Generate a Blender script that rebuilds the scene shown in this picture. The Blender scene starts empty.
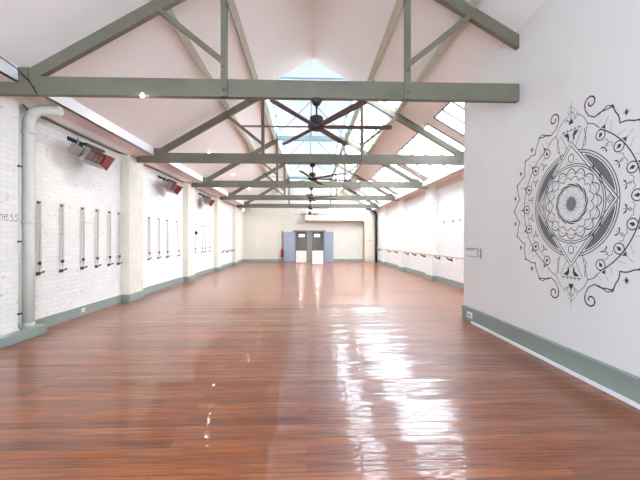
import bpy, bmesh, math, random
from mathutils import Vector, Matrix
random.seed(7)
SC = bpy.context.scene
COL = SC.collection
PI = math.pi

# ------------------------------------------------------------------ materials
def srgb(r, g, b):
    f = lambda c: (c/255/12.92) if c/255 <= 0.04045 else ((c/255+0.055)/1.055)**2.4
    return (f(r), f(g), f(b), 1)

def mat(name, col, rough=0.6, metal=0.0, spec=0.5, var=0.06, scale=6.0, bump=0.0, bscale=60.0, coat=0.0):
    m = bpy.data.materials.new(name); m.use_nodes = True
    nt = m.node_tree; b = nt.nodes['Principled BSDF']
    b.inputs['Roughness'].default_value = rough
    b.inputs['Metallic'].default_value = metal
    b.inputs['Specular IOR Level'].default_value = spec
    b.inputs['Coat Weight'].default_value = coat
    geo = nt.nodes.new('ShaderNodeNewGeometry')
    n = nt.nodes.new('ShaderNodeTexNoise'); n.inputs['Scale'].default_value = scale
    n.inputs['Detail'].default_value = 4
    nt.links.new(geo.outputs['Position'], n.inputs['Vector'])
    r = nt.nodes.new('ShaderNodeValToRGB')
    lo = [max(0, c*(1-var)) for c in col[:3]]+[1]; hi = [min(1, c*(1+var)) for c in col[:3]]+[1]
    r.color_ramp.elements[0].position = .3; r.color_ramp.elements[0].color = lo
    r.color_ramp.elements[1].position = .7; r.color_ramp.elements[1].color = hi
    nt.links.new(n.outputs['Fac'], r.inputs['Fac'])
    nt.links.new(r.outputs['Color'], b.inputs['Base Color'])
    if bump > 0:
        n2 = nt.nodes.new('ShaderNodeTexNoise'); n2.inputs['Scale'].default_value = bscale
        nt.links.new(geo.outputs['Position'], n2.inputs['Vector'])
        bp = nt.nodes.new('ShaderNodeBump'); bp.inputs['Strength'].default_value = bump
        bp.inputs['Distance'].default_value = 0.01
        nt.links.new(n2.outputs['Fac'], bp.inputs['Height'])
        nt.links.new(bp.outputs['Normal'], b.inputs['Normal'])
    return m

def brick_mat(name, c1, c2, mortar, swap=True):
    m = bpy.data.materials.new(name); m.use_nodes = True
    nt = m.node_tree; b = nt.nodes['Principled BSDF']; L = nt.links.new
    b.inputs['Roughness'].default_value = 0.6
    geo = nt.nodes.new('ShaderNodeNewGeometry')
    sx = nt.nodes.new('ShaderNodeSeparateXYZ'); L(geo.outputs['Position'], sx.inputs[0])
    cx = nt.nodes.new('ShaderNodeCombineXYZ')
    L(sx.outputs['Y' if swap else 'X'], cx.inputs['X']); L(sx.outputs['Z'], cx.inputs['Y'])
    br = nt.nodes.new('ShaderNodeTexBrick')
    br.inputs['Scale'].default_value = 1.0
    br.inputs['Brick Width'].default_value = 0.24; br.inputs['Row Height'].default_value = 0.086
    br.inputs['Mortar Size'].default_value = 0.006; br.inputs['Mortar Smooth'].default_value = 0.4
    br.inputs['Color1'].default_value = c1; br.inputs['Color2'].default_value = c2
    br.inputs['Mortar'].default_value = mortar
    L(cx.outputs[0], br.inputs['Vector'])
    # sparse dark chips where the paint has come off
    n = nt.nodes.new('ShaderNodeTexNoise'); n.inputs['Scale'].default_value = 9; n.inputs['Detail'].default_value = 6
    L(geo.outputs['Position'], n.inputs['Vector'])
    r = nt.nodes.new('ShaderNodeValToRGB')
    r.color_ramp.elements[0].position = .28; r.color_ramp.elements[0].color = (.55, .53, .5, 1)
    r.color_ramp.elements[1].position = .37; r.color_ramp.elements[1].color = (1, 1, 1, 1)
    L(n.outputs['Fac'], r.inputs['Fac'])
    mx = nt.nodes.new('ShaderNodeMixRGB'); mx.blend_type = 'MULTIPLY'; mx.inputs['Fac'].default_value = .6
    L(br.outputs['Color'], mx.inputs[1]); L(r.outputs['Color'], mx.inputs[2])
    L(mx.outputs['Color'], b.inputs['Base Color'])
    n2 = nt.nodes.new('ShaderNodeTexNoise'); n2.inputs['Scale'].default_value = 35
    L(geo.outputs['Position'], n2.inputs['Vector'])
    ma = nt.nodes.new('ShaderNodeMath'); ma.operation = 'MULTIPLY_ADD'
    L(br.outputs['Fac'], ma.inputs[0]); ma.inputs[1].default_value = -1.0; L(n2.outputs['Fac'], ma.inputs[2])
    bp = nt.nodes.new('ShaderNodeBump'); bp.inputs['Strength'].default_value = .5; bp.inputs['Distance'].default_value = .008
    L(ma.outputs[0], bp.inputs['Height']); L(bp.outputs['Normal'], b.inputs['Normal'])
    return m

def floor_mat():
    m = bpy.data.materials.new('polished_floorboards'); m.use_nodes = True
    nt = m.node_tree; b = nt.nodes['Principled BSDF']; L = nt.links.new
    geo = nt.nodes.new('ShaderNodeNewGeometry')
    br = nt.nodes.new('ShaderNodeTexBrick'); br.offset = .37; br.offset_frequency = 2
    br.inputs['Scale'].default_value = 1.0
    br.inputs['Brick Width'].default_value = 2.9; br.inputs['Row Height'].default_value = 0.105
    br.inputs['Mortar Size'].default_value = 0.0022; br.inputs['Mortar Smooth'].default_value = .2
    br.inputs['Bias'].default_value = -.1
    br.inputs['Color1'].default_value = FC1; br.inputs['Color2'].default_value = FC2
    br.inputs['Mortar'].default_value = (.12, .036, .014, 1)
    L(geo.outputs['Position'], br.inputs['Vector'])
    # grain stretched along the boards (X)
    mp = nt.nodes.new('ShaderNodeMapping'); mp.inputs['Scale'].default_value = (1.3, 26, 1)
    L(geo.outputs['Position'], mp.inputs['Vector'])
    n = nt.nodes.new('ShaderNodeTexNoise'); n.inputs['Scale'].default_value = 1.6; n.inputs['Detail'].default_value = 7
    n.inputs['Distortion'].default_value = .6
    L(mp.outputs[0], n.inputs['Vector'])
    r = nt.nodes.new('ShaderNodeValToRGB')
    r.color_ramp.elements[0].position = .3; r.color_ramp.elements[0].color = (.48, .42, .40, 1)
    r.color_ramp.elements[1].position = .68; r.color_ramp.elements[1].color = (1.2, 1.15, 1.1, 1)
    L(n.outputs['Fac'], r.inputs['Fac'])
    mx = nt.nodes.new('ShaderNodeMixRGB'); mx.blend_type = 'MULTIPLY'; mx.inputs['Fac'].default_value = 1
    L(br.outputs['Color'], mx.inputs[1]); L(r.outputs['Color'], mx.inputs[2])
    L(mx.outputs['Color'], b.inputs['Base Color'])
    # each board lies at a very slightly different tilt
    mp2 = nt.nodes.new('ShaderNodeMapping'); mp2.inputs['Scale'].default_value = (1.1, 7, 1)
    L(geo.outputs['Position'], mp2.inputs['Vector'])
    n2 = nt.nodes.new('ShaderNodeTexNoise'); n2.inputs['Scale'].default_value = 1.3; n2.inputs['Detail'].default_value = 2
    L(mp2.outputs[0], n2.inputs['Vector'])
    ma = nt.nodes.new('ShaderNodeMath'); ma.operation = 'MULTIPLY_ADD'
    L(br.outputs['Fac'], ma.inputs[0]); ma.inputs[1].default_value = -.3; L(n2.outputs['Fac'], ma.inputs[2])
    bp = nt.nodes.new('ShaderNodeBump'); bp.inputs['Strength'].default_value = .38; bp.inputs['Distance'].default_value = .012
    L(ma.outputs[0], bp.inputs['Height'])
    def math_(op, a, c=None):
        q = nt.nodes.new('ShaderNodeMath'); q.operation = op
        for i, v in enumerate((a, c)):
            if v is None: continue
            if isinstance(v, (int, float)): q.inputs[i].default_value = v
            else: L(v, q.inputs[i])
        return q.outputs[0]
    sp = nt.nodes.new('ShaderNodeSeparateXYZ'); L(geo.outputs['Position'], sp.inputs[0])
    v = math_('DIVIDE', sp.outputs['Y'], .105)
    fr_ = math_('FRACT', v); fl = math_('FLOOR', v)
    wn_ = nt.nodes.new('ShaderNodeTexWhiteNoise'); wn_.noise_dimensions = '1D'; L(fl, wn_.inputs['W'])
    h = math_('MULTIPLY', math_('MULTIPLY', fr_, math_('SUBTRACT', wn_.outputs['Value'], .5)), .105*.08)
    b2 = nt.nodes.new('ShaderNodeBump'); b2.inputs['Strength'].default_value = 1; b2.inputs['Distance'].default_value = 1
    L(h, b2.inputs['Height']); L(bp.outputs['Normal'], b2.inputs['Normal']); bp = b2
    L(bp.outputs['Normal'], b.inputs['Normal'])
    b.inputs['Roughness'].default_value = .30
    b.inputs['Specular IOR Level'].default_value = .35
    b.inputs['Coat Weight'].default_value = .5; b.inputs['Coat Roughness'].default_value = .05
    L(bp.outputs['Normal'], b.inputs['Coat Normal'])
    return m

def glass_mat(name, tint, trans=.55):
    m = bpy.data.materials.new(name); m.use_nodes = True
    nt = m.node_tree; L = nt.links.new
    nt.nodes.remove(nt.nodes['Principled BSDF']); out = nt.nodes['Material Output']
    t = nt.nodes.new('ShaderNodeBsdfTransparent'); t.inputs['Color'].default_value = tint
    d = nt.nodes.new('ShaderNodeBsdfTranslucent'); d.inputs['Color'].default_value = tint
    a = nt.nodes.new('ShaderNodeMixShader'); a.inputs['Fac'].default_value = 1-trans
    geo = nt.nodes.new('ShaderNodeNewGeometry')
    n = nt.nodes.new('ShaderNodeTexNoise'); n.inputs['Scale'].default_value = 2.0
    L(geo.outputs['Position'], n.inputs['Vector'])
    mr = nt.nodes.new('ShaderNodeMapRange'); mr.inputs['To Min'].default_value = 1-trans-.05; mr.inputs['To Max'].default_value = 1-trans+.05
    L(n.outputs['Fac'], mr.inputs['Value']); L(mr.outputs[0], a.inputs['Fac'])
    L(t.outputs[0], a.inputs[1]); L(d.outputs[0], a.inputs[2])
    L(a.outputs[0], out.inputs['Surface'])
    return m

def emit_mat(name, col, s):
    m = bpy.data.materials.new(name); m.use_nodes = True
    b = m.node_tree.nodes['Principled BSDF']
    b.inputs['Base Color'].default_value = col
    b.inputs['Emission Color'].default_value = col; b.inputs['Emission Strength'].default_value = s
    return m

FC1 = (.385, .118, .036, 1); FC2 = (.19, .050, .017, 1)
M = dict(
    floor=floor_mat(),
    brick=brick_mat('white_painted_brick', srgb(240, 238, 232), srgb(234, 232, 225), srgb(226, 223, 216)),
    brickback=brick_mat('cream_painted_brick', srgb(228, 222, 208), srgb(222, 216, 202), srgb(205, 198, 182), False),
    pil=mat('cream_shade_tint_paint', srgb(226, 220, 205), .6, bump=.2),  # tan tint puts the shade of the pilasters' near sides into the colour
    plaster=mat('smooth_white_plaster', srgb(228, 226, 222), .6, var=.015, scale=1.2),
    ceil=mat('ceiling_lining_paint', srgb(240, 236, 230), .7, var=.02, scale=1.0),
    bars=mat('grey_glazing_bar_paint', srgb(112, 120, 120), .5, var=.04),
    ceilw=mat('lantern_lining_paint', srgb(200, 205, 213), .7, var=.02, scale=1.0),
    soffit=mat('soffit_paint', srgb(228, 214, 204), .6, var=.03),
    fascia=mat('fascia_white_paint', srgb(249, 249, 250), .5, var=.01),
    green=mat('sage_green_truss_paint', srgb(106, 103, 87), .5, var=.10, scale=3.0, bump=.15, bscale=25),
    lant=mat('pale_blue_green_lantern_paint', srgb(128, 152, 152), .5, var=.04),
    purl=mat('purlin_paint', srgb(186, 184, 166), .5, var=.06),
    board=mat('grey_green_skirting_paint', srgb(142, 153, 144), .4, var=.04, scale=3),
    iron=mat('dark_iron', srgb(72, 72, 70), .5, .3),
    black=mat('matt_black', srgb(30, 30, 32), .45),
    fanblade=mat('dark_brown_blade', srgb(84, 74, 72), .5, var=.1),
    fanbody=mat('dark_grey_fan_body', srgb(52, 48, 46), .4, .3),
    white=mat('white_plastic', srgb(240, 240, 240), .4, var=.01),
    pipe=mat('white_pipe_paint', srgb(212, 212, 202), .45, var=.02),
    duct=mat('cream_duct_paint', srgb(226, 214, 192), .5, var=.02),
    ductseam=mat('tan_duct_edge', srgb(176, 150, 122), .5),
    door=mat('blue_grey_door_paint', srgb(154, 166, 178), .45, var=.04),
    frame=mat('sage_door_frame', srgb(132, 140, 122), .5),
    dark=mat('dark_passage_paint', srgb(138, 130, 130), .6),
    panel=mat('white_panel_board', srgb(238, 236, 226), .35, var=.01),
    red=mat('red_enamel', srgb(170, 30, 28), .35),
    steel=mat('brushed_steel', srgb(180, 180, 178), .4, .5, var=.04),
    orange=mat('orange_red_reflector', srgb(128, 50, 32), .35, .2),
    ceramic=mat('grey_ceramic', srgb(150, 140, 140), .7),
    cord=mat('grey_brown_rope', srgb(168, 158, 148), .8),
    web=mat('beige_webbing', srgb(200, 192, 184), .8),
    timber=mat('pale_timber', srgb(196, 170, 150), .5, var=.12),
    ink=mat('black_mural_ink', srgb(62, 62, 66), .7, var=.25, scale=14),
    hatch=mat('grey_mural_wash', srgb(124, 124, 128), .7, var=.22, scale=60),
    light_ink=mat('pale_grey_mural_wash', srgb(214, 213, 215), .7, var=.12, scale=60),
    glass=glass_mat('frosted_skylight_glass', (.93, .96, 1, 1)),
    lglass=glass_mat('lantern_glass', (.86, .93, 1, 1), .6),
    lamp=emit_mat('warm_lamp', (1, .9, .74, 1), 60),
    passage=emit_mat('passage_light', (.95, .96, 1, 1), .7),
    vivid=mat('dust_grey', srgb(150, 150, 140), .6),
)

# ------------------------------------------------------------------ mesh helpers
def bm_new(): return bmesh.new()

def add_box(bm, x0, x1, y0, y1, z0, z1):
    vs = [bm.verts.new((x, y, z)) for z in (z0, z1) for y in (y0, y1) for x in (x0, x1)]
    for f in ((0, 2, 3, 1), (4, 5, 7, 6), (0, 1, 5, 4), (2, 6, 7, 3), (0, 4, 6, 2), (1, 3, 7, 5)):
        bm.faces.new([vs[i] for i in f])

def add_poly_prism(bm, pts, vec):
    """closed polygon pts (3D) extruded by vec"""
    vec = Vector(vec)
    a = [bm.verts.new(p) for p in pts]; b = [bm.verts.new(Vector(p)+vec) for p in pts]
    bm.faces.new(a[::-1]); bm.faces.new(b)
    n = len(pts)
    for i in range(n): bm.faces.new((a[i], a[(i+1) % n], b[(i+1) % n], b[i]))

def add_bar(bm, p, q, w, h, up=(0, 1, 0)):
    """rectangular bar from p to q; w is measured along `up`, h across it"""
    p = Vector(p); q = Vector(q); d = (q-p).normalized(); u = Vector(up)
    u = (u-d*u.dot(d)).normalized(); s = d.cross(u)
    rect = [p+u*a*w/2+s*b*h/2 for a, b in ((-1, -1), (1, -1), (1, 1), (-1, 1))]
    add_poly_prism(bm, rect, q-p)

def add_tube(bm, path, r, n=10, cap=True):
    path = [Vector(p) for p in path]; rings = []
    rr = r if isinstance(r, (list, tuple)) else [r]*len(path)
    prev = None
    for i, p in enumerate(path):
        d = (path[min(i+1, len(path)-1)]-path[max(i-1, 0)]).normalized()
        ref = prev if prev is not None else (Vector((0, 0, 1)) if abs(d.z) < .9 else Vector((1, 0, 0)))
        a = (ref-d*ref.dot(d)).normalized(); prev = a; b = d.cross(a)
        rings.append([bm.verts.new(p+(a*math.cos(t)+b*math.sin(t))*rr[i]) for t in [2*PI*k/n for k in range(n)]])
    for i in range(len(rings)-1):
        for k in range(n):
            f = bm.faces.new((rings[i][k], rings[i][(k+1) % n], rings[i+1][(k+1) % n], rings[i+1][k])); f.smooth = True
    if cap:
        bm.faces.new(rings[0][::-1]); bm.faces.new(rings[-1])

def add_lathe(bm, prof, c, n=24):
    """prof: (r, z) list, axis Z through c"""
    rings = [[bm.verts.new((c[0]+r*math.cos(2*PI*k/n), c[1]+r*math.sin(2*PI*k/n), c[2]+z)) for k in range(n)] for r, z in prof]
    for i in range(len(rings)-1):
        for k in range(n):
            f = bm.faces.new((rings[i][k], rings[i][(k+1) % n], rings[i+1][(k+1) % n], rings[i+1][k])); f.smooth = True
    bm.faces.new(rings[0][::-1]); bm.faces.new(rings[-1])

def obj(name, bm, m, parent=None, bevel=0, origin=None):
    bmesh.ops.recalc_face_normals(bm, faces=bm.faces[:])
    me = bpy.data.meshes.new(name); 
    if origin is not None: bmesh.ops.translate(bm, verts=bm.verts[:], vec=-Vector(origin))
    bm.to_mesh(me); bm.free()
    me.materials.append(m)
    o = bpy.data.objects.new(name, me); COL.objects.link(o)
    if parent: o.parent = parent
    if origin is not None: o.location = origin
    if bevel:
        md = o.modifiers.new('bevel', 'BEVEL'); md.width = bevel; md.segments = 2; md.limit_method = 'ANGLE'
    return o

def box(name, b, m, parent=None, bevel=0):
    bm = bm_new(); add_box(bm, *b); return obj(name, bm, m, parent, bevel)

def tag(o, label, cat, group=None):
    o['label'] = label; o['category'] = cat
    if group: o['group'] = group
    return o

def thing(name, label, cat, loc=(0, 0, 0), rz=0, group=None):
    o = bpy.data.objects.new(name, None); COL.objects.link(o); o.empty_display_size = .1
    o.location = loc; o.rotation_euler = (0, 0, rz)
    return tag(o, label, cat, group)

def struct(o): o['kind'] = 'structure'; return o

def dup(root, loc, label, rz=None):
    r = root.copy(); COL.objects.link(r); r.location = loc; r['label'] = label
    if rz is not None: r.rotation_euler = (0, 0, rz)
    for ch in list(root.children):
        c = ch.copy(); COL.objects.link(c); c.parent = r
        for g in list(ch.children):
            d = g.copy(); COL.objects.link(d); d.parent = c
    return r

# ------------------------------------------------------------------ dimensions (metres)
XL, XR, XP = -4.80, 5.05, 3.18          # left wall, right wall, partition wall
YB, YN = 25.8, -3.2                     # back wall, near end
YPE = 7.04                              # far end of the partition
CX = .127                               # roof centre line
TY = [5.2, 9.6, 14.0, 18.4, 22.8]       # trusses
def L_(dx): return 6.57-.583*dx         # underside of ceiling lining
def R_(dx): return 6.47-.583*dx         # top of rafters
TB, TT = 3.69, 3.95                     # tie beam bottom/top

# ------------------------------------------------------------------ floor
bm = bm_new(); add_box(bm, -5.1, 5.35, YN, 30.2, -.1, 0)
struct(obj('floor', bm, M['floor']))

# ------------------------------------------------------------------ left wall
bm = bm_new(); add_box(bm, XL-.3, XL, YN, YB+.3, 0, 4.6)
wl = struct(obj('wall_left', bm, M['brick']))
PY = [(4.3, 5.76), (9.16, 9.93), (13.6, 14.4), (18.0, 18.8), (22.4, 23.2)]
for i, (a, b) in enumerate(PY):
    bm = bm_new(); add_box(bm, XL-.01, -4.6, a, b, 0, 3.93)
    obj('pilaster', bm, M['pil'] if i else M['brick'], wl)
# skirting: main run and the step round each pilaster
bm = bm_new()
edges = [6.21]+[v for p in PY[1:] for v in p]+[YB]
for i in range(0, len(edges)-1, 2):
    add_box(bm, XL, XL+.035, edges[i], edges[i+1], 0, .19); add_box(bm, XL, XL+.045, edges[i], edges[i+1], .17, .2)
for a, b in PY[1:]:
    add_box(bm, XL, -4.6+.035, a-.035, b+.035, 0, .2)
struct(obj('baseboard_left', bm, M['board'], bevel=.004))
# stepped ledge under the downpipe
bm = bm_new(); add_box(bm, XL, -4.5, YN, 6.21, 0, .16)
struct(obj('trim_1', bm, M['board'], bevel=.012))

# ------------------------------------------------------------------ right wall + partition
bm = bm_new(); add_box(bm, XR, XR+.3, YPE-.2, YB+.3, 0, 4.4)
wr = struct(obj('wall_right', bm, M['brick']))
PR = [(9.3, 10.1), (13.5, 14.3), (17.9, 18.7), (22.3, 23.1)]
for a, b in PR:
    bm = bm_new(); add_box(bm, 4.85, XR+.01, a, b, 0, 3.72); obj('pilaster', bm, M['brick'], wr)
bm = bm_new()
edges = [YPE]+[v for p in PR for v in p]+[YB]
for i in range(0, len(edges)-1, 2):
    add_box(bm, XR-.035, XR, edges[i], edges[i+1], 0, .2)
for a, b in PR: add_box(bm, 4.815, XR, a-.035, b+.035, 0, .2)
struct(obj('baseboard_right', bm, M['board'], bevel=.004))

top = L_(XP-CX)-.0
bm = bm_new()
# partition runs along the hall, its top following the lining; return wall to the right wall
prof = [(XP, 0), (XP+.14, 0), (XP+.14, L_(XP+.14-CX)), (XP, L_(XP-CX))]
add_poly_prism(bm, [(x, YN, z) for x, z in prof], (0, YPE-YN, 0))
struct(obj('wall_partition', bm, M['plaster']))
bm = bm_new()
prof = [(XP+.141, 0), (XR-.001, 0), (XR-.001, L_(XR-CX)), (XP+.141, L_(XP+.14-CX))]
add_poly_prism(bm, [(x, YPE-.14, z) for x, z in prof], (0, .14, 0))
struct(obj('wall_partition_return', bm, M['plaster']))
bm = bm_new()
add_box(bm, XP-.03, XP, YN, YPE+.02, 0, .245)
add_box(bm, XP-.04, XP, YN, YPE+.03, .24, .275)
add_box(bm, XP-.022, XP, YN, YPE+.01, .27, .285)
struct(obj('baseboard_partition', bm, M['board'], bevel=.005))
tag(box('cable_duct', (XP-.058, XP-.03, YN, 6.62, .0, .042), M['white'], bevel=.004),
    'long white cable cover running along the foot of the partition skirting', 'cable cover')

# ------------------------------------------------------------------ back wall with doorway
DX0, DX1, DH = -.93, .22+.93, 2.22      # placeholders, refined below
def bx(u): return math.tan(math.atan((u-320)/350)+math.radians(1.964))*YB
d0, d1 = bx(295.6), bx(323.6)
bm = bm_new()
gab = [(XL-.3, 0), (d0, 0), (d0, DH), (d1, DH), (d1, 0), (XR+.3, 0), (XR+.3, 3.4), (CX+4.9, L_(4.9)), (CX+1.5, L_(1.5)), (CX+1.5, 6.6), (CX, 7.32),
       (CX-1.5, 6.6), (CX-1.5, L_(1.5)), (CX-4.9, L_(4.9)), (XL-.3, 3.6)]
add_poly_prism(bm, [(x, YB, z) for x, z in gab], (0, .25, 0))
struct(obj('wall_back', bm, M['brickback']))
bm = bm_new()
add_box(bm, XL, d0-.06, YB-.03, YB, 0, .2); add_box(bm, d1+.06, 4.3, YB-.03, YB, 0, .2)
struct(obj('baseboard_back', bm, M['board'], bevel=.004))

# unseen near end wall behind the camera, its window band sized for the light
bm = bm_new()
WX0, WX1, WZ0, WZ1 = -3.9, 2.9, .8, 3.1
y0, y1 = YN-.2, YN
add_box(bm, XL-.3, WX0, y0, y1, 0, 4.4); add_box(bm, WX1, XR+.3, y0, y1, 0, 4.2)
add_box(bm, WX0, WX1, y0, y1, 0, WZ0); add_box(bm, WX0, WX1, y0, y1, WZ1, 6.6)
add_box(bm, XL, XR, y0-.05, y0, 4.0, 6.6)
struct(obj('wall_near', bm, M['plaster']))
# passage behind the doors
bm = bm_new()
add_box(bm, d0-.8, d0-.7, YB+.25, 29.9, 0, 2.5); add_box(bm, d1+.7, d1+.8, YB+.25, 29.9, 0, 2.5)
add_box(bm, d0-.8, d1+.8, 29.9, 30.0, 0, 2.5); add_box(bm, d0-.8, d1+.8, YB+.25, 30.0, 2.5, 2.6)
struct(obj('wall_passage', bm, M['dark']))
mid = (d0+d1)/2
# door frame as one structure: door_1 with parts
fr = bm_new()
add_box(fr, d0-.07, d0+.02, YB-.05, YB+.2, 0, DH+.0); add_box(fr, d1-.02, d1+.07, YB-.05, YB+.2, 0, DH+.0)
add_box(fr, d0-.22, d1+.16, YB-.06, YB+.2, DH-.02, DH+.09)
add_box(fr, mid-.19, mid+.17, YB-.05, YB+.2, 0, DH)
struct(obj('trim_2', fr, M['frame'], bevel=.005))
for i, (sx, hx, ang, lab) in enumerate(((-1, d0-.05, 4, 'left'), (1, d1+.05, -8, 'right'))):
    w = .80 if sx < 0 else .68
    root = bpy.data.objects.new('door_%d' % (i+1), None); COL.objects.link(root); struct(root)
    root.location = (hx, YB-.06, 0); root.rotation_euler = (0, 0, math.radians(ang)*1)
    bm = bm_new(); add_box(bm, min(0, sx*w), max(0, sx*w), -.045, 0, .02, DH-.03)
    obj('leaf', bm, M['door'], root, .004)
    bm = bm_new()
    xs = sx*(w-.08)
    add_tube(bm, [(xs, -.045, 1.0), (xs, -.1, 1.0)], .014); add_tube(bm, [(xs, -.1, 1.0), (xs-sx*.11, -.1, 1.0)], .012)
    add_box(bm, xs-.025, xs+.025, -.052, -.044, .92, 1.12)
    obj('door_handle', bm, M['steel'], root)
    for z in (.3, 1.1, 1.95):
        bm = bm_new(); add_tube(bm, [(0, -.05, z-.05), (0, -.05, z+.05)], .012); obj('hinge', bm, M['steel'], root)

# white panels standing in the two doorways, below the dark upper half
for x0, x1, y, h, lab in ((d0+.06, mid-.22, 24.6, .86, 'white waist-high barrier board in the left doorway of the far wall'),
                          (mid*.9+.17, d1*.9-.05, 22.6, .92, 'white waist-high barrier board standing before the right doorway of the far wall')):
    t = thing('barrier_board', lab, 'barrier', ((x0+x1)/2, y, 0), 0, 'barrier boards at the far doorways')
    w = (x1-x0)/2
    box('panel', (-w, w, -.02, .02, .03, h), M['panel'], t, .006)
    box('top_rail', (-w-.01, w+.01, -.03, .03, h, h+.03), M['fanbody'], t, .004)
    for s in (-1, 1): box('foot', (s*w*.8-.03, s*w*.8+.03, -.14, .14, 0, .03), M['steel'], t, .004)
# bright wall lights at the end of the passage
def px_(u, y): return math.tan(math.atan((u-320)/350)+math.radians(1.964))*y
for x, lab in ((px_(301.7, 29.8), 'bright white wall light seen through the left doorway'), (px_(317.2, 29.8), 'bright white wall light seen through the right doorway')):
    t = thing('wall_light', lab, 'light', (x, 29.9, 1.98), 0, 'lights in the passage')
    box('housing', (-.25, .25, -.05, 0, -.13, .13), M['white'], t, .004)
    box('diffuser', (-.22, .22, -.07, -.05, -.10, .10), M['passage'], t, .004)
for x in (px_(301.7, 29.8), px_(317.2, 29.8)):  # unseen fill under the ceiling, added to brighten the passage
    l = bpy.data.lights.new('passage_fill', 'AREA'); l.size = .3; l.energy = 9; l.color = (.95, .97, 1)
    o = bpy.data.objects.new('passage_fill', l); COL.objects.link(o); o.location = (x, 28.2, 2.46)
# ------------------------------------------------------------------ ceiling lining
def slope_panel(bm, s, a, b, y0, y1, th=.05, f=L_, lift=0):
    pts = [(CX+s*a, y0, f(a)+lift), (CX+s*b, y0, f(b)+lift), (CX+s*b, y0, f(b)+th+lift), (CX+s*a, y0, f(a)+th+lift)]
    add_poly_prism(bm, pts, (0, y1-y0, 0))
FL, FR = 4.27, 4.475
bm = bm_new()
slope_panel(bm, -1, 0, 1.45, YN, 9.6)
slope_panel(bm, -1, 1.45, FL+.5, YN, YB)
slope_panel(bm, 1, 0, 1.45, YN, 9.6)
slope_panel(bm, 1, 1.45, 2.35, YN, 8.9)
slope_panel(bm, 1, 2.35, 3.1, YN, YB)
slope_panel(bm, 1, 3.1, FR+.4, YN, 7.3)
cuts = [(8.9, 9.4), (13.3, 13.8), (17.7, 18.2), (22.1, 22.6), (25.3, YB)]
for a, b in cuts: slope_panel(bm, 1, 3.1, FR+.4, a, b)
ce = struct(obj('ceiling', bm, M['ceil']))
# lantern above the ridge, from the second truss to the back wall
def LT(dx): return 7.25-.48*dx
bm = bm_new()
for s in (-1, 1): slope_panel(bm, s, 0, 1.55, 9.55, YB+.1, .05, LT)
add_poly_prism(bm, [(CX-1.5, 9.55, L_(1.45)+.05), (CX, 9.55, L_(0)+.05), (CX+1.5, 9.55, L_(1.45)+.05), (CX+1.5, 9.55, LT(1.5)), (CX, 9.55, LT(0)), (CX-1.5, 9.55, LT(1.5))], (0, .05, 0))
obj('lantern_lining', bm, M['ceilw'], ce)

# windows: lantern side glazing (window_1, window_2) and roof skylights
wn = 0
def window_root():
    global wn; wn += 1
    o = bpy.data.objects.new('window_%d' % wn, None); COL.objects.link(o); return struct(o)
for s in (-1, 1):
    w = window_root(); x = CX+s*1.45
    bm = bm_new(); add_box(bm, x-.004, x+.004, 9.6, YB, 5.9, 6.5); obj('pane', bm, M['lglass'], w)
    bm = bm_new()
    add_box(bm, x-.04, x+.04, 9.55, YB, L_(1.45)-.02, 5.95); add_box(bm, x-.035, x+.035, 9.55, YB, 6.47, 6.56)
    y = 9.6
    while y < YB:
        add_box(bm, x-.02, x+.02, y-.018, y+.018, 5.9, 6.5); y += .88
    obj('window_frame', bm, M['lant'], w)
w = window_root(); bm = bm_new(); add_box(bm, WX0, WX1, YN-.11, YN-.10, WZ0, WZ1); obj('pane', bm, M['lglass'], w)  # unseen rear window, sized to light the near bays
bm = bm_new()
for k in range(5):
    x = WX0+(WX1-WX0)*k/4; add_box(bm, x-.03, x+.03, YN-.14, YN-.07, WZ0, WZ1)
for z in (WZ0, WZ1): add_box(bm, WX0-.03, WX1+.03, YN-.14, YN-.07, z-.03, z+.03)
obj('window_frame', bm, M['frame'], w)
def skylight(a, b, y0, y1, step):
    w = window_root()
    bm = bm_new(); slope_panel(bm, 1, a, b, y0, y1, .008, L_, .05); obj('pane', bm, M['glass'], w)
    bm = bm_new()
    n = max(1, round((y1-y0)/step))
    for k in range(n+1):
        y = y0+(y1-y0)*k/n; slope_panel(bm, 1, a, b, y-.034, y+.034, .05, L_, -.015)
    for d in (a, b-.04): slope_panel(bm, 1, d, d+.04, y0, y1, .05, L_, -.002)
    obj('window_frame', bm, M['bars'], w)
ups = [(8.9, 13.9), (14.1, 18.3), (18.5, 22.7), (22.9, YB)]
for a, b in ups: skylight(1.45, 2.35, a, b, .72)
lo = [7.3]+[v for c in cuts for v in c]
for i in range(0, len(lo)-1, 2):
    skylight(3.1, FR+.3, lo[i], lo[i+1], .62)

# bulkheads (boxed gutters) down both sides
bm = bm_new(); add_box(bm, XL, -4.14, YN, YB, 3.86, 3.88)
struct(obj('trim_3', bm, M['soffit']))
bm = bm_new(); add_box(bm, -4.17, -4.14, YN, YB, 3.86, L_(FL)+.03)
struct(obj('trim_4', bm, M['fascia']))
bm = bm_new(); add_box(bm, 4.6, XR, YPE, YB, 3.72, 3.745)
n = 0; y = 8.0
while y < YB-.3:
    add_box(bm, 4.98, 5.05, y-.06, y+.06, 3.58, 3.72); y += 1.1
struct(obj('trim_5', bm, M['soffit']))
bm = bm_new(); add_box(bm, 4.6, 4.63, YPE, YB, 3.72, L_(FR)+.03)
struct(obj('trim_6', bm, M['fascia']))
# wall plates just under the soffit
bm = bm_new(); add_box(bm, XL, XL+.05, 5.76, YB, 3.80, 3.86); struct(obj('trim_7', bm, M['pil']))
bm = bm_new(); add_box(bm, XR-.05, XR, YPE, YB, 3.56, 3.72); struct(obj('trim_8', bm, M['soffit']))

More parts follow.
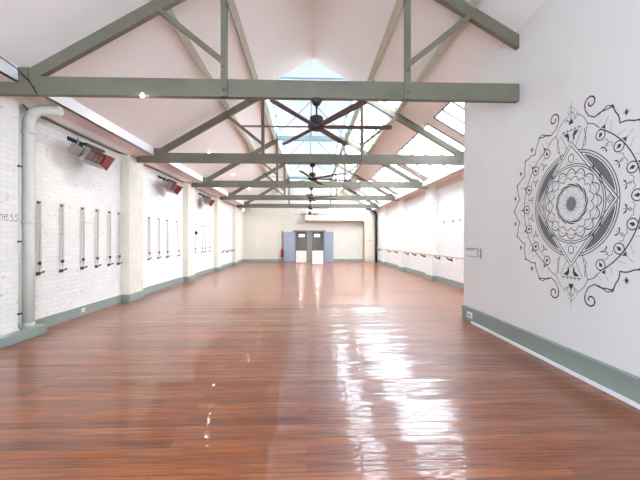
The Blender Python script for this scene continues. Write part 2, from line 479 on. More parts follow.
# purlins
k = 9
for s, dx in ((-1, 2.3), (-1, 1.45), (1, 2.35), (1, 1.45)):
    bm = bm_new()
    c = Vector((CX+s*dx, 0, L_(dx)-.062))
    add_bar(bm, (c.x, YN, c.z), (c.x, YB, c.z), .12, .12, (s*1, 0, -.583))
    struct(obj('trim_%d' % k, bm, M['purl'], bevel=.004)); k += 1

# ------------------------------------------------------------------ trusses
def bolt(bm, x, y, z): add_tube(bm, [(x, y, z), (x, y-.018, z)], .018, 6)
tl = ['nearest', 'second', 'third', 'fourth', 'farthest']
TLAB = ['nearest sage green roof truss, its tie beam ending at the plaster partition',
        'second roof truss from the front, with the second ceiling fan under it',
        'third roof truss from the front, pale green, at the third left pilaster',
        'fourth roof truss from the front, pale green, above the fourth fan',
        'farthest pale green roof truss, closest to the back wall']
for i, ty in enumerate(TY):
    t = thing('roof_truss', TLAB[i], 'roof truss', (0, ty, TB), 0, 'green roof trusses')
    z0 = -TB
    xr = XP if i == 0 else 4.84
    xe = XP if i == 0 else 4.55
    bm = bm_new(); add_box(bm, -4.59, xr-.002, -.05, .05, 0, TT-TB); obj('tie_beam', bm, M['green'], t, .006)
    for s in (-1, 1):
        end = (4.15 if s < 0 else 4.15)
        if s > 0 and i == 0: end = XP-CX-.002
        bm = bm_new()
        D = .2
        lowz = lambda d: R_(d)-D
        q0 = 1.40; pts = [(CX+s*q0, R_(q0)), (CX+s*end, R_(end)), (CX+s*end, max(TT+.0, lowz(end))), (CX+s*end*1.0 if lowz(end) > TT else CX+s*((6.47-D-TT)/.583), max(TT, lowz(end))), (CX+s*q0, R_(q0)-D)]
        # drop duplicate points
        q = []
        for p in pts:
            if not q or (abs(p[0]-q[-1][0])+abs(p[1]-q[-1][1])) > 1e-4: q.append(p)
        add_poly_prism(bm, [(x, -.045, z+z0) for x, z in q], (0, .09, 0))
        obj('rafter', bm, M['green'], t, .006)
        # queen post
        px = CX+s*1.35
        bm = bm_new(); add_box(bm, px-.045, px+.045, -.075, -.005, .0, 5.60+z0); obj('queen_post', bm, M['green'], t, .005)
        # strut from foot of the post to the rafter
        bm = bm_new(); add_bar(bm, (px+s*.02, -.03, 4.21+z0), (CX+s*2.28, -.03, R_(2.28)-.2+z0), .06, .075); obj('strut', bm, M['green'], t, .004)
        for bz in (.09, .42):
            bm = bm_new(); bolt(bm, px, -.075, bz); obj('bolt', bm, M['iron'], t)
        if i == 0 and s < 0 or i > 0:
            bm = bm_new()
            add_box(bm, CX+s*4.25-.13, CX+s*4.25+.13, -.06, .06, TT-TB-.01, TT-TB+.12) if i > 0 or s < 0 else None
            obj('rafter_foot', bm, M['green'], t, .006)
            for q_ in ((4.12, .17), (4.05, .06)):
                bm = bm_new(); bolt(bm, CX+s*q_[0], -.06 if q_[1] > .1 else -.05, q_[1]+.03); obj('bolt', bm, M['iron'], t)
    bm = bm_new(); add_box(bm, CX-1.4, CX+1.4, -.045, .045, 5.56+z0, 5.75+z0); obj('straining_beam', bm, M['lant'] if i > 1 else M['green'], t, .005)
    if i > 1:
        bm = bm_new(); add_box(bm, CX-.025, CX+.025, -.02, .02, 5.75+z0, 7.24+z0); obj('king_post', bm, M['lant'], t)
        for s in (-1, 1):
            bm = bm_new(); add_bar(bm, (CX+s*1.36, 0, 5.77+z0), (CX+s*.03, 0, 7.12+z0), .03, .035); obj('brace', bm, M['lant'], t)
            bm = bm_new(); add_box(bm, CX+s*1.38-.03, CX+s*1.38+.03, -.03, .03, 5.7+z0, 6.55+z0); obj('lantern_post', bm, M['lant'], t)
# tie in the near end of the lantern
tag(box('tie_rod', (CX-1.4, CX+1.4, 10.78, 10.82, 6.56, 6.60), M['lant']), 'thin horizontal tie across the near end of the roof lantern', 'tie')

# ------------------------------------------------------------------ ceiling fans
def make_fan(rot, y, label, g='six bladed ceiling fans'):
    t = thing('ceiling_fan', label, 'ceiling fan', (CX, y, TB), rot, g)
    bm = bm_new(); add_lathe(bm, [(.085, 0), (.085, -.02), (.06, -.07), (.03, -.1)], (0, 0, 0)); obj('canopy', bm, M['fanbody'], t)
    bm = bm_new(); add_tube(bm, [(0, 0, -.09), (0, 0, -.28)], .014); obj('downrod', bm, M['fanbody'], t)
    bm = bm_new(); add_lathe(bm, [(.03, -.235), (.075, -.255), (.10, -.27), (.105, -.38), (.13, -.395), (.13, -.425), (.09, -.455), (.05, -.465)], (0, 0, 0)); obj('motor', bm, M['fanbody'], t)
    for k in range(6):
        a = k*PI/3
        bm = bm_new()
        # blade: long tapering plank with pitch, rounded tip, small iron at root
        pts = [(.10, -.035), (.2, -.05), (1.05, -.062), (1.12, -.05), (1.13, .03), (1.08, .058), (.2, .05), (.10, .035)]
        R = Matrix.Rotation(a, 4, 'Z') @ Matrix.Translation((0, 0, -.41)) @ Matrix.Rotation(math.radians(-9), 4, 'X')
        add_poly_prism(bm, [R @ Vector((x, yy, -.005)) for x, yy in pts], R.to_3x3() @ Vector((0, 0, .01)))
        obj('blade', bm, M['fanblade'], t)
    return t
FLAB = ['nearest ceiling fan, largest in view, brown blades under the first tie beam',
        'second ceiling fan from the front, hanging under the second tie beam',
        'third ceiling fan from the front, hanging under the third tie beam',
        'fourth ceiling fan from the front, just above the fan before the back wall',
        'farthest ceiling fan, its blades seen in front of the back wall']
for i, ty in enumerate(TY):
    make_fan([0, math.radians(14), math.radians(22), math.radians(25), 0][i], ty, FLAB[i])

# ------------------------------------------------------------------ downlights in the sloping lining
k = 0
SIDE = {-1: 'left', 1: 'right'}
for s, ys in ((-1, (7.2, 11.9, 15.8, 20.0, 24.2)), (1, (19.9,))):
    for j, y in enumerate(ys):
        dx = 3.48
        if s > 0: dx = 2.75
        where = ['nearest', 'second', 'third', 'fourth', 'farthest'][j]
        lab = ('%s small round downlight in the left roof slope' % where) if s < 0 else 'small round downlight in the right roof slope between the skylight strips'
        t = thing('downlight', lab, 'light', (CX+s*dx, y, L_(dx)), 0, 'downlights in the roof slope')
        t.rotation_euler = (0, s*math.atan(.583), 0)
        bm = bm_new(); add_lathe(bm, [(.06, .0), (.06, -.012), (.045, -.016)], (0, 0, 0), 16); obj('bezel', bm, M['white'], t)
        l = bpy.data.lights.new('downlight_beam', 'SPOT'); l.energy = 40; l.spot_size = math.radians(125); l.spot_blend = .8; l.shadow_soft_size = .06; l.color = (1, .92, .82)
        q_ = bpy.data.objects.new('downlight_beam', l); COL.objects.link(q_); q_.location = (CX+s*dx-s*.0, y, L_(dx)-.05)
        bm = bm_new(); add_lathe(bm, [(.038, -.014), (.038, -.02), (.02, -.024)], (0, 0, 0), 16); obj('lamp', bm, M['lamp'], t)
# spot lamp clipped to the underside of the first tie beam
t = thing('spot_lamp', 'small glowing spot lamp at the lower edge of the nearest tie beam', 'light', (-2.38, 5.12, 3.69))
bm = bm_new(); add_lathe(bm, [(.025, .03), (.03, 0), (.03, -.012)], (0, 0, 0), 14); obj('housing', bm, M['white'], t)
bm = bm_new(); add_lathe(bm, [(.022, -.012), (.024, -.024), (.012, -.034)], (0, 0, 0), 14); obj('lamp', bm, M['lamp'], t)

# ------------------------------------------------------------------ radiant heaters, left wall (local: x = along wall, y = towards the wall)
def make_heater(y, label):
    t = thing('radiant_heater', label, 'heater', (-4.46, y+.08, 3.335), PI/2, 'radiant heaters high on the left wall'); t.scale = (.88, .88, .88)
    # local +x -> world +Y, local +y -> world -X (wall)
    tilt = Matrix.Rotation(math.radians(35), 4, 'X')
    def T(bm): bmesh.ops.transform(bm, matrix=tilt, verts=bm.verts[:])
    # trough housing: opening faces -y/-z after tilt
    bm = bm_new()
    add_box(bm, -.36, .40, .02, .10, -.13, .13)            # back
    add_poly_prism(bm, [(-.36, .04, -.13), (-.36, -.13, -.19), (-.36, -.13, -.175), (-.36, .04, -.112)], (.76, 0, 0))
    T(bm); obj('housing', bm, M['steel'], t, .004)
    bm = bm_new(); add_poly_prism(bm, [(-.36, .04, .13), (-.36, -.13, .19), (-.36, -.13, .175), (-.36, .04, .112)], (.76, 0, 0))
    T(bm); obj('upper_reflector', bm, M['orange'], t, .003)
    bm = bm_new(); add_poly_prism(bm, [(.40, .06, -.13), (.40, .06, .13), (.53, -.14, .19), (.53, -.14, -.19)], (.012, 0, 0))
    T(bm); obj('end_reflector', bm, M['orange'], t, .003)
    bm = bm_new(); add_poly_prism(bm, [(-.36, .06, -.13), (-.36, .06, .13), (-.42, -.13, .19), (-.42, -.13, -.19)], (-.012, 0, 0))
    T(bm); obj('end_reflector', bm, M['steel'], t, .003)
    for k in range(4):
        bm = bm_new(); x = -.30+k*.165
        add_box(bm, x, x+.13, -.01, .022, -.10, .10)
        for j in range(3): add_box(bm, x+.01, x+.12, -.018, -.01, -.075+j*.06, -.05+j*.06)
        T(bm); obj('ceramic_plaque', bm, M['ceramic'], t)
    bm = bm_new(); add_box(bm, -.40, .44, .0, .015, -.12, .12); T(bm); obj('inner_reflector', bm, M['orange'], t)
    bm = bm_new(); add_box(bm, -.66, -.43, .0, .13, -.1, .08)
    add_tube(bm, [(-.55, .08, .08), (-.55, .10, .16), (-.5, .2, .22)], .018)
    T(bm); obj('gas_valve_box', bm, M['ceramic'], t, .01)
    bm = bm_new()
    add_box(bm, -.30, .42, -.04, .2, .19, .245)
    for x in (-.28, .38):
        add_bar(bm, (x, .37, .33), (x, .06, .22), .035, .03); add_bar(bm, (x, .09, .2), (x, .07, .08), .03, .03)
    add_box(bm, -.34, .44, .35, .375, .29, .38)
    obj('wall_bracket', bm, M['black'], t, .003)
    return t
make_heater(7.35, 'nearest radiant heater with orange reflector, high on the left wall past the downpipe')
for y, lab in ((11.55, 'second radiant heater on the left wall, between the second and third pilasters'), (15.7, 'farthest radiant heater on the left wall, in the third bay')):
    make_heater(y, lab)

# ------------------------------------------------------------------ downpipe with elbow, conduit and cables on left wall
t = thing('downpipe', 'fat white downpipe beside the nearest left pilaster, bending under the tie beam', 'pipe', (-4.66, 6.0, .16))
path = [(0, 0, z) for z in (0, 1.2, 2.4, 3.2)] + [(.0+.22*(1-math.cos(a)), .03*a, 3.40+.22*math.sin(a)) for a in [PI/2*k/8 for k in range(9)]] + [(.48, .06, 3.62)]
bm = bm_new(); add_tube(bm, path, .085, 20); obj('pipe_run', bm, M['pipe'], t)
for z in (.0, 1.7, 3.2):
    bm = bm_new(); add_lathe(bm, [(.087, z), (.094, z+.005), (.094, z+.06), (.087, z+.065)], (0, 0, 0), 20); obj('collar', bm, M['pipe'], t)
t = thing('conduit', 'thin white conduit running up the wall just left of the downpipe', 'conduit', (-4.6, 5.73, .16))
bm = bm_new(); add_tube(bm, [(.012, 0, .1), (.012, 0, 3.6)], .012, 8); obj('tube', bm, M['pipe'], t)
for z in (.25, 1.4, 2.6):
    bm = bm_new(); add_box(bm, 0, .03, -.03, .03, z, z+.03); obj('clip', bm, M['iron'], t)
bm = bm_new(); add_tube(bm, [(.012, 0, .12), (.02, -.01, .06), (.03, .01, .01)], .016, 8); obj('end_fitting', bm, M['vivid'], t)
bm = bm_new()
pts = []
y = 5.8
while y < YB-.2:
    pts.append((XL+.065, y, 3.79-.012*abs(math.sin(y*1.4)))); y += .35
# go round the pilasters
pp = []
for p in pts:
    x = p[0]
    for a, b in PY:
        if a-.2 <= p[1] <= b+.2: x = -4.585
    pp.append((x, p[1], p[2]))
add_tube(bm, pp, .011, 6)
tag(obj('cable', bm, M['black']), 'thin black cable along the top of the left wall under the soffit', 'cable')
bm = bm_new()
add_tube(bm, [(-4.125, 0, 4.06), (-4.125, 4.9, 4.055), (-4.12, 5.1, 4.03), (-3.95, 5.115, 3.84), (-3.86, 5.13, 3.68)], .008, 6)
tag(obj('cable', bm, M['black']), 'thin black cable crossing the left end of the nearest tie beam', 'cable')

# ------------------------------------------------------------------ yoga wall ropes, left wall
def make_rope(y, zt, zb, lab, lean=0, blob=False):
    t = thing('wall_rope', lab, 'wall rope', (XL+.0, y, zt), 0, 'rope loops on the left wall')
    h = zt-zb
    bm = bm_new(); add_box(bm, 0, .012, -.02, .02, -.025, .025); add_tube(bm, [(.01, 0, 0), (.045, 0, 0), (.055, 0, .02)], .009, 8); obj('upper_hook', bm, M['iron'], t)
    bm = bm_new()
    n = 10
    add_tube(bm, [(.05, -.022+lean*k/n, -h*.97*k/n) for k in range(n+1)], .0065, 6)
    obj('rope', bm, M['cord'], t)
    bm = bm_new()
    add_poly_prism(bm, [(.035, -.012, 0), (.035, .026, 0), (.035, .03+lean, -h*.93), (.035, -.008+lean, -h*.93)], (.008, 0, 0))
    obj('webbing', bm, M['web'], t)
    bm = bm_new(); add_box(bm, 0, .012, lean-.05, lean+.05, -h-.03, -h+.03)
    add_tube(bm, [(.01, lean-.04, -h), (.07, lean-.035, -h+.01), (.085, lean+.04, -h+.03), (.05, lean+.06, -h+.04)], .012, 8)
    obj('lower_hook', bm, M['iron'], t)
    bm = bm_new(); add_lathe(bm, [(.018, -.02), (.026, -.01), (.026, .03), (.018, .04)], (.05, lean-.022, -h*.86), 10); obj('knot', bm, M['iron'], t)
    if blob:
        bm = bm_new(); add_lathe(bm, [(.03, -.07), (.06, -.04), (.065, .03), (.03, .07)], (.07, 0, -.35), 12); obj('rope_bundle', bm, M['black'], t)
    return t
def wy(u): return XL/math.tan(math.atan((u-320)/350)+math.radians(1.964))
ords = ['first', 'second', 'third', 'fourth', 'fifth', 'sixth']
for j, y in enumerate((6.39, 6.97, 7.60, 8.10, 8.60, 9.02)):
    make_rope(y, 2.27, 1.0, '%s rope loop to the right of the downpipe, in the nearest left bay' % ords[j])
for j, (y, lean) in enumerate(((10.71, 0), (11.38, 0), (12.07, 0), (12.9, .2))):
    make_rope(y, 2.27, 1.02, '%s rope loop past the second left pilaster%s' % (ords[j], ', hanging at a slant' if lean else ''), lean)
for j, (y, bl) in enumerate(((14.98, True), (15.95, False), (16.4, False), (17.15, False))):
    make_rope(y, 2.25, 1.05, '%s rope loop past the third left pilaster%s' % (ords[j], ', with a dark bundle' if bl else ''), 0, bl)
# faint column of small pale hooks just past the second pilaster
t = thing('hook_strip', 'column of small faint grey hooks on the brick just past the second left pilaster', 'hooks', (XL, 10.12, 1.05))
for k in range(6):
    bm = bm_new(); z = .05+k*.2
    add_box(bm, 0, .01, -.03, .03, z-.02, z+.02); add_tube(bm, [(.01, 0, z), (.03, 0, z-.01), (.04, 0, z+.02)], .006, 6)
    obj('hook', bm, M['vivid'], t)

# ballet barres with black brackets
def barre(name, lab, X, s, y0, y1, ys):
    t = thing(name, lab, 'barre', (X, (y0+y1)/2, 0), 0, 'ballet barres on the side walls')
    m = (y0+y1)/2
    bm = bm_new(); add_tube(bm, [(s*.22, y0-m, 1.02), (s*.22, y1-m, 1.02)], .02, 12); obj('rail', bm, M['timber'], t)
    for y in ys:
        bm = bm_new(); yy = y-m
        add_box(bm, min(0, s*.015), max(0, s*.015), yy-.03, yy+.03, .84, 1.0)
        add_tube(bm, [(s*.01, yy, .90), (s*.08, yy, .90), (s*.15, yy, .935), (s*.215, yy, 1.0)], [.03, .028, .024, .02], 8)
        obj('bracket', bm, M['black'], t)
barre('ballet_barre', 'long wall barre with black brackets along the right brick wall', XR, -1, 8.2, 25.2, (9.0, 10.6, 12.1, 13.25, 14.9, 16.2, 17.4, 19.6, 21.3, 22.9, 24.3))
barre('ballet_barre', 'short wall barre with three black brackets at the far end of the left wall', XL, 1, 18.9, 22.3, (19.3, 20.7, 22.15))
for j, (y, lab) in enumerate(((11.45, 'small grey wall hook on the right wall, nearest the partition edge'), (12.0, 'small grey wall hook on the right wall, middle of the three'), (12.8, 'small grey wall hook on the right wall, nearest the brick pilaster'))):
    t = thing('wall_hook', lab, 'hook', (XR, y, 2.26), 0, 'hooks high on the right wall')
    bm = bm_new(); add_box(bm, -.012, 0, -.03, .03, -.05, .05); obj('plate', bm, M['vivid'], t)
    bm = bm_new(); add_tube(bm, [(-.01, 0, 0), (-.05, 0, -.02), (-.06, 0, .03)], .008, 8); obj('hook', bm, M['iron'], t)

# power points
def outlet(x, y, z, s, lab):
    t = thing('power_point', lab, 'outlet', (x, y, z), 0)
    box('faceplate', (min(0, s*.014), max(0, s*.014), -.06, .06, -.038, .038), M['white'], t, .003)
    for k in (-.028, .028): box('socket', (min(s*.013, s*.018), max(s*.013, s*.018), k-.014, k+.014, -.016, .014), M['vivid'], t)
outlet(XL+.035, 7.58, .115, 1, 'white power point on the left skirting board')
t = thing('power_point', 'white box socket at the far end of the partition skirting', 'outlet', (XP-.042, 6.66, .15))
box('faceplate', (-.03, 0, -.085, .085, -.055, .055), M['white'], t, .005)
box('socket', (-.034, -.03, -.05, .03, -.02, .025), M['vivid'], t)

# framed panel on the partition
t = thing('wall_panel', 'small grey outlined control panel on the far edge of the partition wall', 'wall panel', (XP, 6.66, 1.36))
box('back_plate', (-.012, 0, -.27, .28, -.08, .075), M['plaster'], t, .003)
bm = bm_new()
add_box(bm, -.016, -.010, -.22, .26, .062, .082); add_box(bm, -.016, -.010, -.22, .26, -.085, -.072)
add_box(bm, -.016, -.010, -.235, -.212, -.085, .08)
obj('border', bm, M['vivid'], t)
box('side_bar', (-.02, 0, -.345, -.33, -.10, .08), M['vivid'], t)
for k in range(4): box('button', (-.018, -.01, -.06+k*.08, -.02+k*.08, .035, .055), M['vivid'], t)

# ------------------------------------------------------------------ back wall fittings
t = thing('air_duct', 'cream air duct crossing the back wall and turning down to the floor at right', 'duct', (0, YB, 0))
x0, xi, xo = bx(305.5)-.02, bx(364.5)-.09, 4.82
zt, zb = 1.6+(239.5-210.5)/13.55, 1.6+(239.5-220.5)/13.55
r = xo-xi
# outline: horizontal limb, curved bend, vertical limb
outer = [(x0, zt)]+[(xo-r*1.1+r*1.1*math.sin(a), zt-r*1.1+r*1.1*math.cos(a)) for a in [PI/2*k/10 for k in range(11)]]+[(xo, 0.0)]
inner = [(xi, 0.0)]+[(xi-.18+.18*math.cos(a), zb-.18+.18*math.sin(a)) for a in [PI/2*k/6 for k in range(7)]]+[(x0, zb)]
bm = bm_new(); add_poly_prism(bm, [(x, -.5, z) for x, z in outer+inner], (0, .499, 0)); obj('duct_body', bm, M['duct'], t, .01)
bm = bm_new()
ins = inner
for a, b in zip(ins[:-1], ins[1:]): add_bar(bm, (a[0], -.26, a[1]), (b[0], -.26, b[1]), .5, .05)
obj('inner_edge', bm, M['ductseam'], t)
for x in (bx(315), bx(328.5), bx(342.5), bx(354)):
    bm = bm_new(); add_box(bm, x-.012, x+.012, -.51, -.0, zb-.01, zt+.01); obj('seam', bm, M['ductseam'], t)
for z in (.15, 1.55, 2.75):
    bm = bm_new(); add_box(bm, xi-.01, xo+.01, -.51, -.0, z-.012, z+.012); obj('seam', bm, M['ductseam'], t)
bm = bm_new()
xa = xo+.12
add_tube(bm, [(xa-.75, YB-.62, zt+.12), (xa-.6, YB-.62, zt+.11)]+[(xa-.55+.55*math.sin(a), YB-.62, zt-.45+.56*math.cos(a)) for a in [PI/2*k/8 for k in range(9)]]+[(xa, YB-.62, 1.5), (xa, YB-.62, 0)], .075, 12)
tag(obj('drain_pipe', bm, M['black']), 'black pipe curving down the back wall beside the cream duct', 'pipe')
# extinguisher and sign rail
t = thing('fire_extinguisher', 'red fire extinguisher hung on the back wall left of the doors', 'fire extinguisher', (bx(282.4), YB-.20, .35))
bm = bm_new(); add_lathe(bm, [(.06, 0), (.085, .02), (.085, .5), (.06, .57), (.025, .6), (.025, .64)], (0, 0, 0), 18); obj('cylinder_body', bm, M['red'], t)
bm = bm_new(); add_box(bm, -.02, .02, -.09, .03, .64, .67); add_box(bm, -.02, .02, -.11, .02, .69, .71); obj('lever', bm, M['black'], t)
bm = bm_new(); add_tube(bm, [(0, -.02, .65), (.09, -.04, .62), (.11, -.05, .4), (.1, -.05, .2)], .012, 8); obj('hose', bm, M['black'], t)
bm = bm_new(); add_box(bm, -.04, .04, .08, .148, .3, .36); obj('wall_bracket', bm, M['iron'], t)
tag(box('post', (bx(282.2)-.035, bx(282.2)+.035, YB-.05, YB, 0.2, 2.3), M['frame']), 'narrow grey green upright on the back wall above the extinguisher', 'post')
t = thing('light_switch', 'small white switch on the back wall right of the doors', 'switch', (bx(343.2), YB, 1.25))
box('plate', (-.06, .06, -.012, 0, -.08, .08), M['white'], t, .003); box('rocker', (-.015, .015, -.018, -.012, -.02, .02), M['vivid'], t)

# ------------------------------------------------------------------ painted lines: ribbons lying on a wall
def ribbon(bm, pts, w, mp, closed=False):
    """pts 2-D; mp maps (a,b) to a wall point; flat painted stroke"""
    n = len(pts)
    if n < 2: return
    Lf, Rt = [], []
    for i in range(n):
        a = pts[(i-1) % n] if (closed or i > 0) else pts[i]
        b = pts[(i+1) % n] if (closed or i < n-1) else pts[i]
        dx, dy = b[0]-a[0], b[1]-a[1]; l = math.hypot(dx, dy) or 1
        ww = (w[i] if isinstance(w, list) else w)/2
        nx, ny = -dy/l*ww, dx/l*ww
        Lf.append(bm.verts.new(mp(pts[i][0]+nx, pts[i][1]+ny))); Rt.append(bm.verts.new(mp(pts[i][0]-nx, pts[i][1]-ny)))
    m = n if closed else n-1
    for i in range(m):
        j = (i+1) % n
        bm.faces.new((Lf[i], Lf[j], Rt[j], Rt[i]))

def fill(bm, pts, mp):
    bm.faces.new([bm.verts.new(mp(*p)) for p in pts])

def circ(cx, cy, rx, ry=None, n=40, a0=0, a1=2*PI):
    ry = ry or rx
    full = abs(a1-a0-2*PI) < 1e-6
    return [(cx+rx*math.cos(a0+(a1-a0)*k/(n if full else n-1)), cy+ry*math.sin(a0+(a1-a0)*k/(n if full else n-1))) for k in range(n)]

# mandala: centre on the partition wall; +a runs towards the camera (right in the photo), +b up
MY, MZ = 4.125, 1.6+.436
KA, KB = 1.03, .985
mm = lambda a, b: (XP-.0022, MY-a*KA, MZ+b*KB)
mg = lambda a, b: (XP-.0014, MY-a*KA, MZ+b*KB)
bm = bm_new(); bg = bm_new(); bl = bm_new()
W = .008
def pol(r, deg): return (r*math.cos(math.radians(deg)), r*math.sin(math.radians(deg)))
for r, w in ((.455, .010), (.482, .010)):
    ribbon(bm, circ(0, 0, r, r, 72), w, mm, True)
for r in (.615, .645):      # the oval passes behind the diamond
    for q in range(4):
        arc = [(r*math.cos(t), r*math.sin(t)) for t in [PI/2*q+PI/2*k/60 for k in range(61)]]
        arc = [p for p in arc if abs(p[0])/.63+abs(p[1])/.77 > 1.0]
        ribbon(bm, arc, .011, mm)
# hatched lens segments between diamond and oval
A, Bv = .63, .77
for sx in (-1, 1):
    for sy in (-1, 1):
        th0 = None; arc = []
        for k in range(91):
            th = PI/2*k/90; x, y = .592*math.cos(th), .592*math.sin(th)
            if x/A+y/Bv > 1.035: arc.append((x, y))
        # chord back along the diamond
        p0, p1 = arc[0], arc[-1]
        poly = [(sx*x, sy*y) for x, y in arc]
        fill(bg, poly, mg)
        ribbon(bm, poly, .007, mm, True)
        # hatching strokes across the wash
        for k in range(5, len(arc)-5, 2):
            x, y = arc[k]; t_ = (x/A+y/Bv-1.035)/(x/A+y/Bv)
            ribbon(bm, [(sx*x, sy*y), (sx*x*(1-t_), sy*y*(1-t_))], .0035, mm)
# diamond (double)
for q in (1.0, .93):
    ribbon(bm, [(A*q, 0), (0, Bv*q), (-A*q, 0), (0, -Bv*q)], .014, mm, True)
# side gems in the diamond tips
for sx in (-1, 1):
    ribbon(bm, [(sx*.49, 0), (sx*.535, .065), (sx*.58, 0), (sx*.535, -.065)], .009, mm, True)
    ribbon(bm, [(sx*.51, 0), (sx*.535, .035), (sx*.56, 0), (sx*.535, -.035)], .009, mm, True)
# small circles above and below in the tips with dots
for sy in (-1, 1):
    ribbon(bm, circ(0, sy*.56, .042, .05, 20), .010, mm, True)
    for k in range(7): 
        a = math.radians(200+k*23) if sy > 0 else math.radians(20+k*23)
        fill(bm, circ(.085*math.cos(a), sy*.56+.085*math.sin(a), .008, .008, 6), mm)
# dark little triangles where diamond, ring and oval meet
for sx in (-1, 1):
    for sy in (-1, 1):
        fill(bm, [(sx*.30, sy*.385), (sx*.335, sy*.355), (sx*.33, sy*.42)], mm)
        fill(bm, [(sx*.385, sy*.295), (sx*.40, sy*.25), (sx*.43, sy*.285)], mm)
# inner flower
fill(bl, circ(0, 0, .24, .24, 40), lambda a, b: (XP-.0008, MY-a, MZ+b))
fill(bg, circ(0, 0, .078, .085, 24), mg)
ribbon(bm, circ(0, 0, .092, .092, 30), .003, mm, True)
for k in range(12):       # swirl teeth
    a0 = k*30
    ribbon(bm, [pol(.212+.038*t/8, a0+t*5.5) for t in range(9)], [.007+.014*math.sin(PI*t/8) for t in range(9)], mm)
    ribbon(bm, [pol(.20+.03*t/6, a0+12+t*5) for t in range(7)], .005, mm)
for k in range(12):
    ribbon(bm, [pol(.085, k*30), pol(.13, k*30+6), pol(.155, k*30+15), pol(.13, k*30+24), pol(.085, k*30+30)], .0025, mm)
    ribbon(bm, [pol(.165, k*30+10), pol(.19, k*30+18), pol(.2, k*30+28)], .003, mm)
def petals(n, r0, r1, w, off=0.0, round_=False):
    st = 360/n
    for k in range(n):
        a = (k+off)*st
        pts = []
        for t in range(13):
            f = t/12; ang = a+st*(f-.5)
            rr = r0+(r1-r0)*(math.sin(PI*f)**.85 if round_ else (1-abs(2*f-1)**1.7))
            pts.append(pol(rr, ang))
        ribbon(bm, pts, w, mm)
petals(16, .290, .335, .009, .5, True); petals(16, .366, .430, .012, 0, True); petals(16, .352, .385, .005, 0, True)
# outer ring with circles
ribbon(bm, circ(0, 0, .885, .885, 20, math.radians(-63), math.radians(63)), .013, mm)
ribbon(bm, circ(0, 0, .885, .885, 20, math.radians(117), math.radians(243)), .013, mm)
for side in (0, 180):
    for k in range(-3, 4):
        a = side+k*20; c = pol(.828, a)
        ribbon(bm, circ(c[0], c[1], .058, .058, 20), .012, mm, True)
        u = pol(1, a); v = (-u[1], u[0])
        P = lambda r, s: (u[0]*r+v[0]*s, u[1]*r+v[1]*s)
        fill(bm, [P(.79, 0), P(.835, .022), P(.86, 0), P(.835, -.022)], mm)
        fill(bm, [P(.905, 0), P(.895, .035), P(.945, 0), P(.895, -.035)], mm)
        ribbon(bm, [P(.88, 0), P(1.03, 0)], .004, mm)
        # lobe of the outer scallop, ogee shaped with a dark tip
        if abs(k) <= 3:
            pts = []
            for t in range(25):
                f = t/24*2-1
                rr = 1.0+.085*(1-abs(f)**2.6)+.05*max(0, 1-abs(f)*2.6)**1.5
                pts.append(pol(rr, a+f*10))
            ribbon(bm, pts, .014, mm)
            fill(bm, [P(1.10, .03), P(1.145, 0), P(1.10, -.03), P(1.115, 0)], mm)
        # leaf sprigs between the circles
        b = a+10
        if abs(k+.5) < 3.2:
            u = pol(1, b); v = (-u[1], u[0]); Q = lambda r, s: (u[0]*r+v[0]*s, u[1]*r+v[1]*s)
            ribbon(bm, [Q(.70, -.05), Q(.735, 0), Q(.70, .05)], .007, mm)
            ribbon(bm, [Q(.69, 0), Q(.80, 0)], .005, mm)
            for s in (-1, 1):
                fill(bm, [Q(.735, s*.008), Q(.725, s*.04), Q(.70, s*.055), Q(.715, s*.02)], mm)
                ribbon(bm, [Q(.80, 0), Q(.815, s*.05), Q(.78, s*.075)], .006, mm)
            ribbon(bm, circ(*Q(.765, 0), .016, .016, 10), .005, mm, True)
            # diamond just outside each valley
            g = Q(1.115, 0)
            fill(bm, [(g[0], g[1]+.034), (g[0]+.022, g[1]), (g[0], g[1]-.034), (g[0]-.022, g[1])], mm)
            ribbon(bm, [(g[0], g[1]+.048), (g[0]+.034, g[1]), (g[0], g[1]-.048), (g[0]-.034, g[1])], .003, mm, True)
        for off in (-7, 7):
            ribbon(bm, [pol(.90, a+off), pol(.985, a+off*.55)], .003, mm)
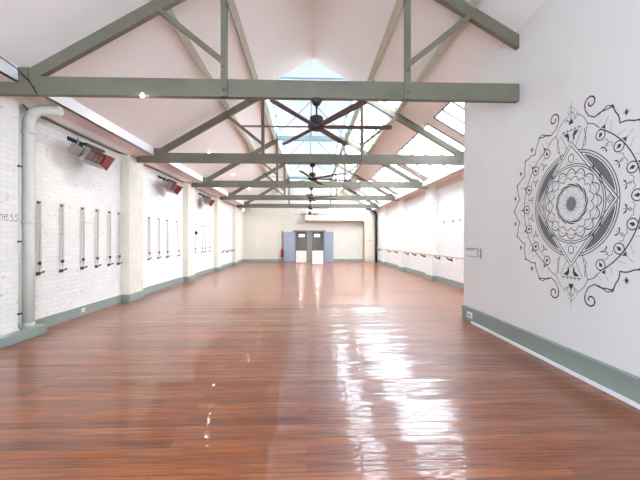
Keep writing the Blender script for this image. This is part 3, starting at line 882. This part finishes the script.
# crown above and below
def spiral(cx, cy, r, a0, turns, dirn, n=26):
    return [(cx+r*(1-.72*k/(n-1))*math.cos(a0+dirn*turns*2*PI*k/(n-1)), cy+r*(1-.72*k/(n-1))*math.sin(a0+dirn*turns*2*PI*k/(n-1))) for k in range(n)]
for sy in (1, -1):
    F = lambda pts: [(x, y*sy) for x, y in pts]
    for sx in (-1, 1):
        G = lambda pts: [(x*sx, y*sy) for x, y in pts]
        # strap sides
        ribbon(bm, G([(.20, .87), (.225, .70), (.19, .66)]), .008, mm)
        ribbon(bm, G([(.165, .60), (.205, .76), (.245, .905), (.19, 1.0), (.10, 1.075), (0, .99)]), .008, mm)
        ribbon(bm, G([(.245, .905), (.33, .87), (.40, .80)]), .010, mm)
        ribbon(bm, G([(.07, .69), (.12, .80), (.17, .88)]), .006, mm)
        fill(bm, G([(.03, .80), (.125, .875), (.045, .885)]), mm)
        fill(bm, G([(.025, .87), (.035, .76), (.06, .80)]), mm)
        # scroll: from the outer scallop up and curling inward
        base = [(.50, 1.005), (.40, .955), (.33, .945), (.255, .99), (.21, 1.07)]
        sp = spiral(.285, 1.13, .085, PI*1.15, 1.15, -1)
        ribbon(bm, G(base+sp), [.013]*5+[.018]*len(sp), mm)
        ribbon(bm, G([(.57, .985), (.50, 1.005)]), .010, mm)
        # leaves of the finial
        ribbon(bm, G([(0, 1.0), (.05, 1.03), (.055, 1.08), (0, 1.14)]), .006, mm)
        ribbon(bm, G([(.03, 1.10), (.055, 1.14), (.0, 1.2)]), .005, mm)
        ribbon(bm, G([(.06, 1.02), (.11, 1.05), (.08, 1.11)]), .005, mm)
    for k in range(5):
        x = -.12+k*.06; fill(bm, F([(x-.014, .905), (x+.014, .905), (x, .93)]), mm)
    ribbon(bm, F([(-.16, .9), (.16, .9)]), .006, mm)
    fill(bm, F([(-.04, .98), (.04, .98), (0, 1.06)]), mm)
    ribbon(bm, F([(0, 1.05), (0, 1.27)]), [.012, .003], mm)
mur = thing('mandala_mural', 'large round black line mandala painted on the white partition wall', 'mural', (0, 0, 0))
def flat(name, b, m): 
    me = bpy.data.meshes.new(name); b.to_mesh(me); b.free(); me.materials.append(m)
    o = bpy.data.objects.new(name, me); COL.objects.link(o); o.parent = mur; return o
flat('line_work', bm, M['ink']); flat('grey_wash', bg, M['hatch']); bl.free()

# handwritten end of a word on the near-left wall
bm = bm_new()
mt = lambda a, b: (-4.6+.002, 5.375+a*.98, 1.90+b)
def stroke(pts, w=.009): ribbon(bm, pts, w, mt)
stroke([(.0, .09), (.005, 0)]); stroke([(.0, .06), (.03, .092), (.055, .085), (.06, .0)])
def sm(pts, n=5):
    out = []
    for i in range(len(pts)-1):
        p0 = pts[max(i-1, 0)]; p1 = pts[i]; p2 = pts[i+1]; p3 = pts[min(i+2, len(pts)-1)]
        for k in range(n):
            t = k/n
            out.append(tuple(.5*((2*p1[j])+(-p0[j]+p2[j])*t+(2*p0[j]-5*p1[j]+4*p2[j]-p3[j])*t*t+(-p0[j]+3*p1[j]-3*p2[j]+p3[j])*t**3) for j in (0, 1)))
    return out+[pts[-1]]
stroke(sm([(.095, .048), (.15, .06), (.135, .095), (.10, .08), (.095, .03), (.12, 0), (.165, .015)]))
for o_ in (.19, .28):
    stroke(sm([(o_+.06, .09), (o_+.03, .1), (o_+.015, .075), (o_+.045, .05), (o_+.065, .025), (o_+.03, -.008), (o_-.005, .01)]))
tag((lambda me: (bm.to_mesh(me), bm.free(), me.materials.append(M['ink']), bpy.data.objects.new('wall_lettering', me))[-1])(bpy.data.meshes.new('wall_lettering')),
    'dark handwritten letters ness on the white brick at the left edge', 'lettering')
COL.objects.link(bpy.data.objects['wall_lettering'])

# ------------------------------------------------------------------ light
w = bpy.data.worlds.new('sky'); SC.world = w; w.use_nodes = True
nt = w.node_tree; bgn = nt.nodes['Background']
sky = nt.nodes.new('ShaderNodeTexSky'); sky.sky_type = 'HOSEK_WILKIE'; sky.turbidity = 6
sky.sun_direction = (.3, .2, .93)
hs = nt.nodes.new('ShaderNodeMixRGB'); hs.inputs['Fac'].default_value = .85; hs.inputs[2].default_value = (.94, .97, 1.01, 1)
nt.links.new(sky.outputs[0], hs.inputs[1]); nt.links.new(hs.outputs[0], bgn.inputs['Color'])
bgn.inputs['Strength'].default_value = 5.0

def portal(loc, rot, sx, sy):
    l = bpy.data.lights.new('portal', 'AREA'); l.shape = 'RECTANGLE'; l.size = sx; l.size_y = sy
    l.cycles.is_portal = True
    o = bpy.data.objects.new('sky_portal', l); COL.objects.link(o); o.location = loc; o.rotation_euler = rot
sl = math.atan(.583)
portal((CX+1.9, (8.9+YB)/2, L_(1.9)+.15), (0, sl, 0), 1.05, YB-8.9)
portal((CX+3.9, (7.3+YB)/2, L_(3.9)+.15), (0, sl, 0), 1.9, YB-7.3)
for s in (-1, 1): portal((CX+s*1.55, (9.6+YB)/2, 6.2), (0, s*PI/2, 0), .62, YB-9.6)
portal(((WX0+WX1)/2, YN-.22, (WZ0+WZ1)/2), (-PI/2, 0, 0), WX1-WX0, WZ1-WZ0)

# ------------------------------------------------------------------ camera
cam = bpy.data.cameras.new('camera'); co = bpy.data.objects.new('camera', cam); COL.objects.link(co)
co.location = (0, 0, 1.6); co.rotation_euler = (PI/2, 0, -math.radians(1.964))
cam.sensor_width = 36; cam.lens = 350/640*36; cam.clip_start = .05; cam.clip_end = 200
SC.camera = co
vs = SC.view_settings; vs.view_transform = 'Standard'; vs.look = 'None'; vs.gamma = 1; vs.use_curve_mapping = False
vs.exposure = 1.98
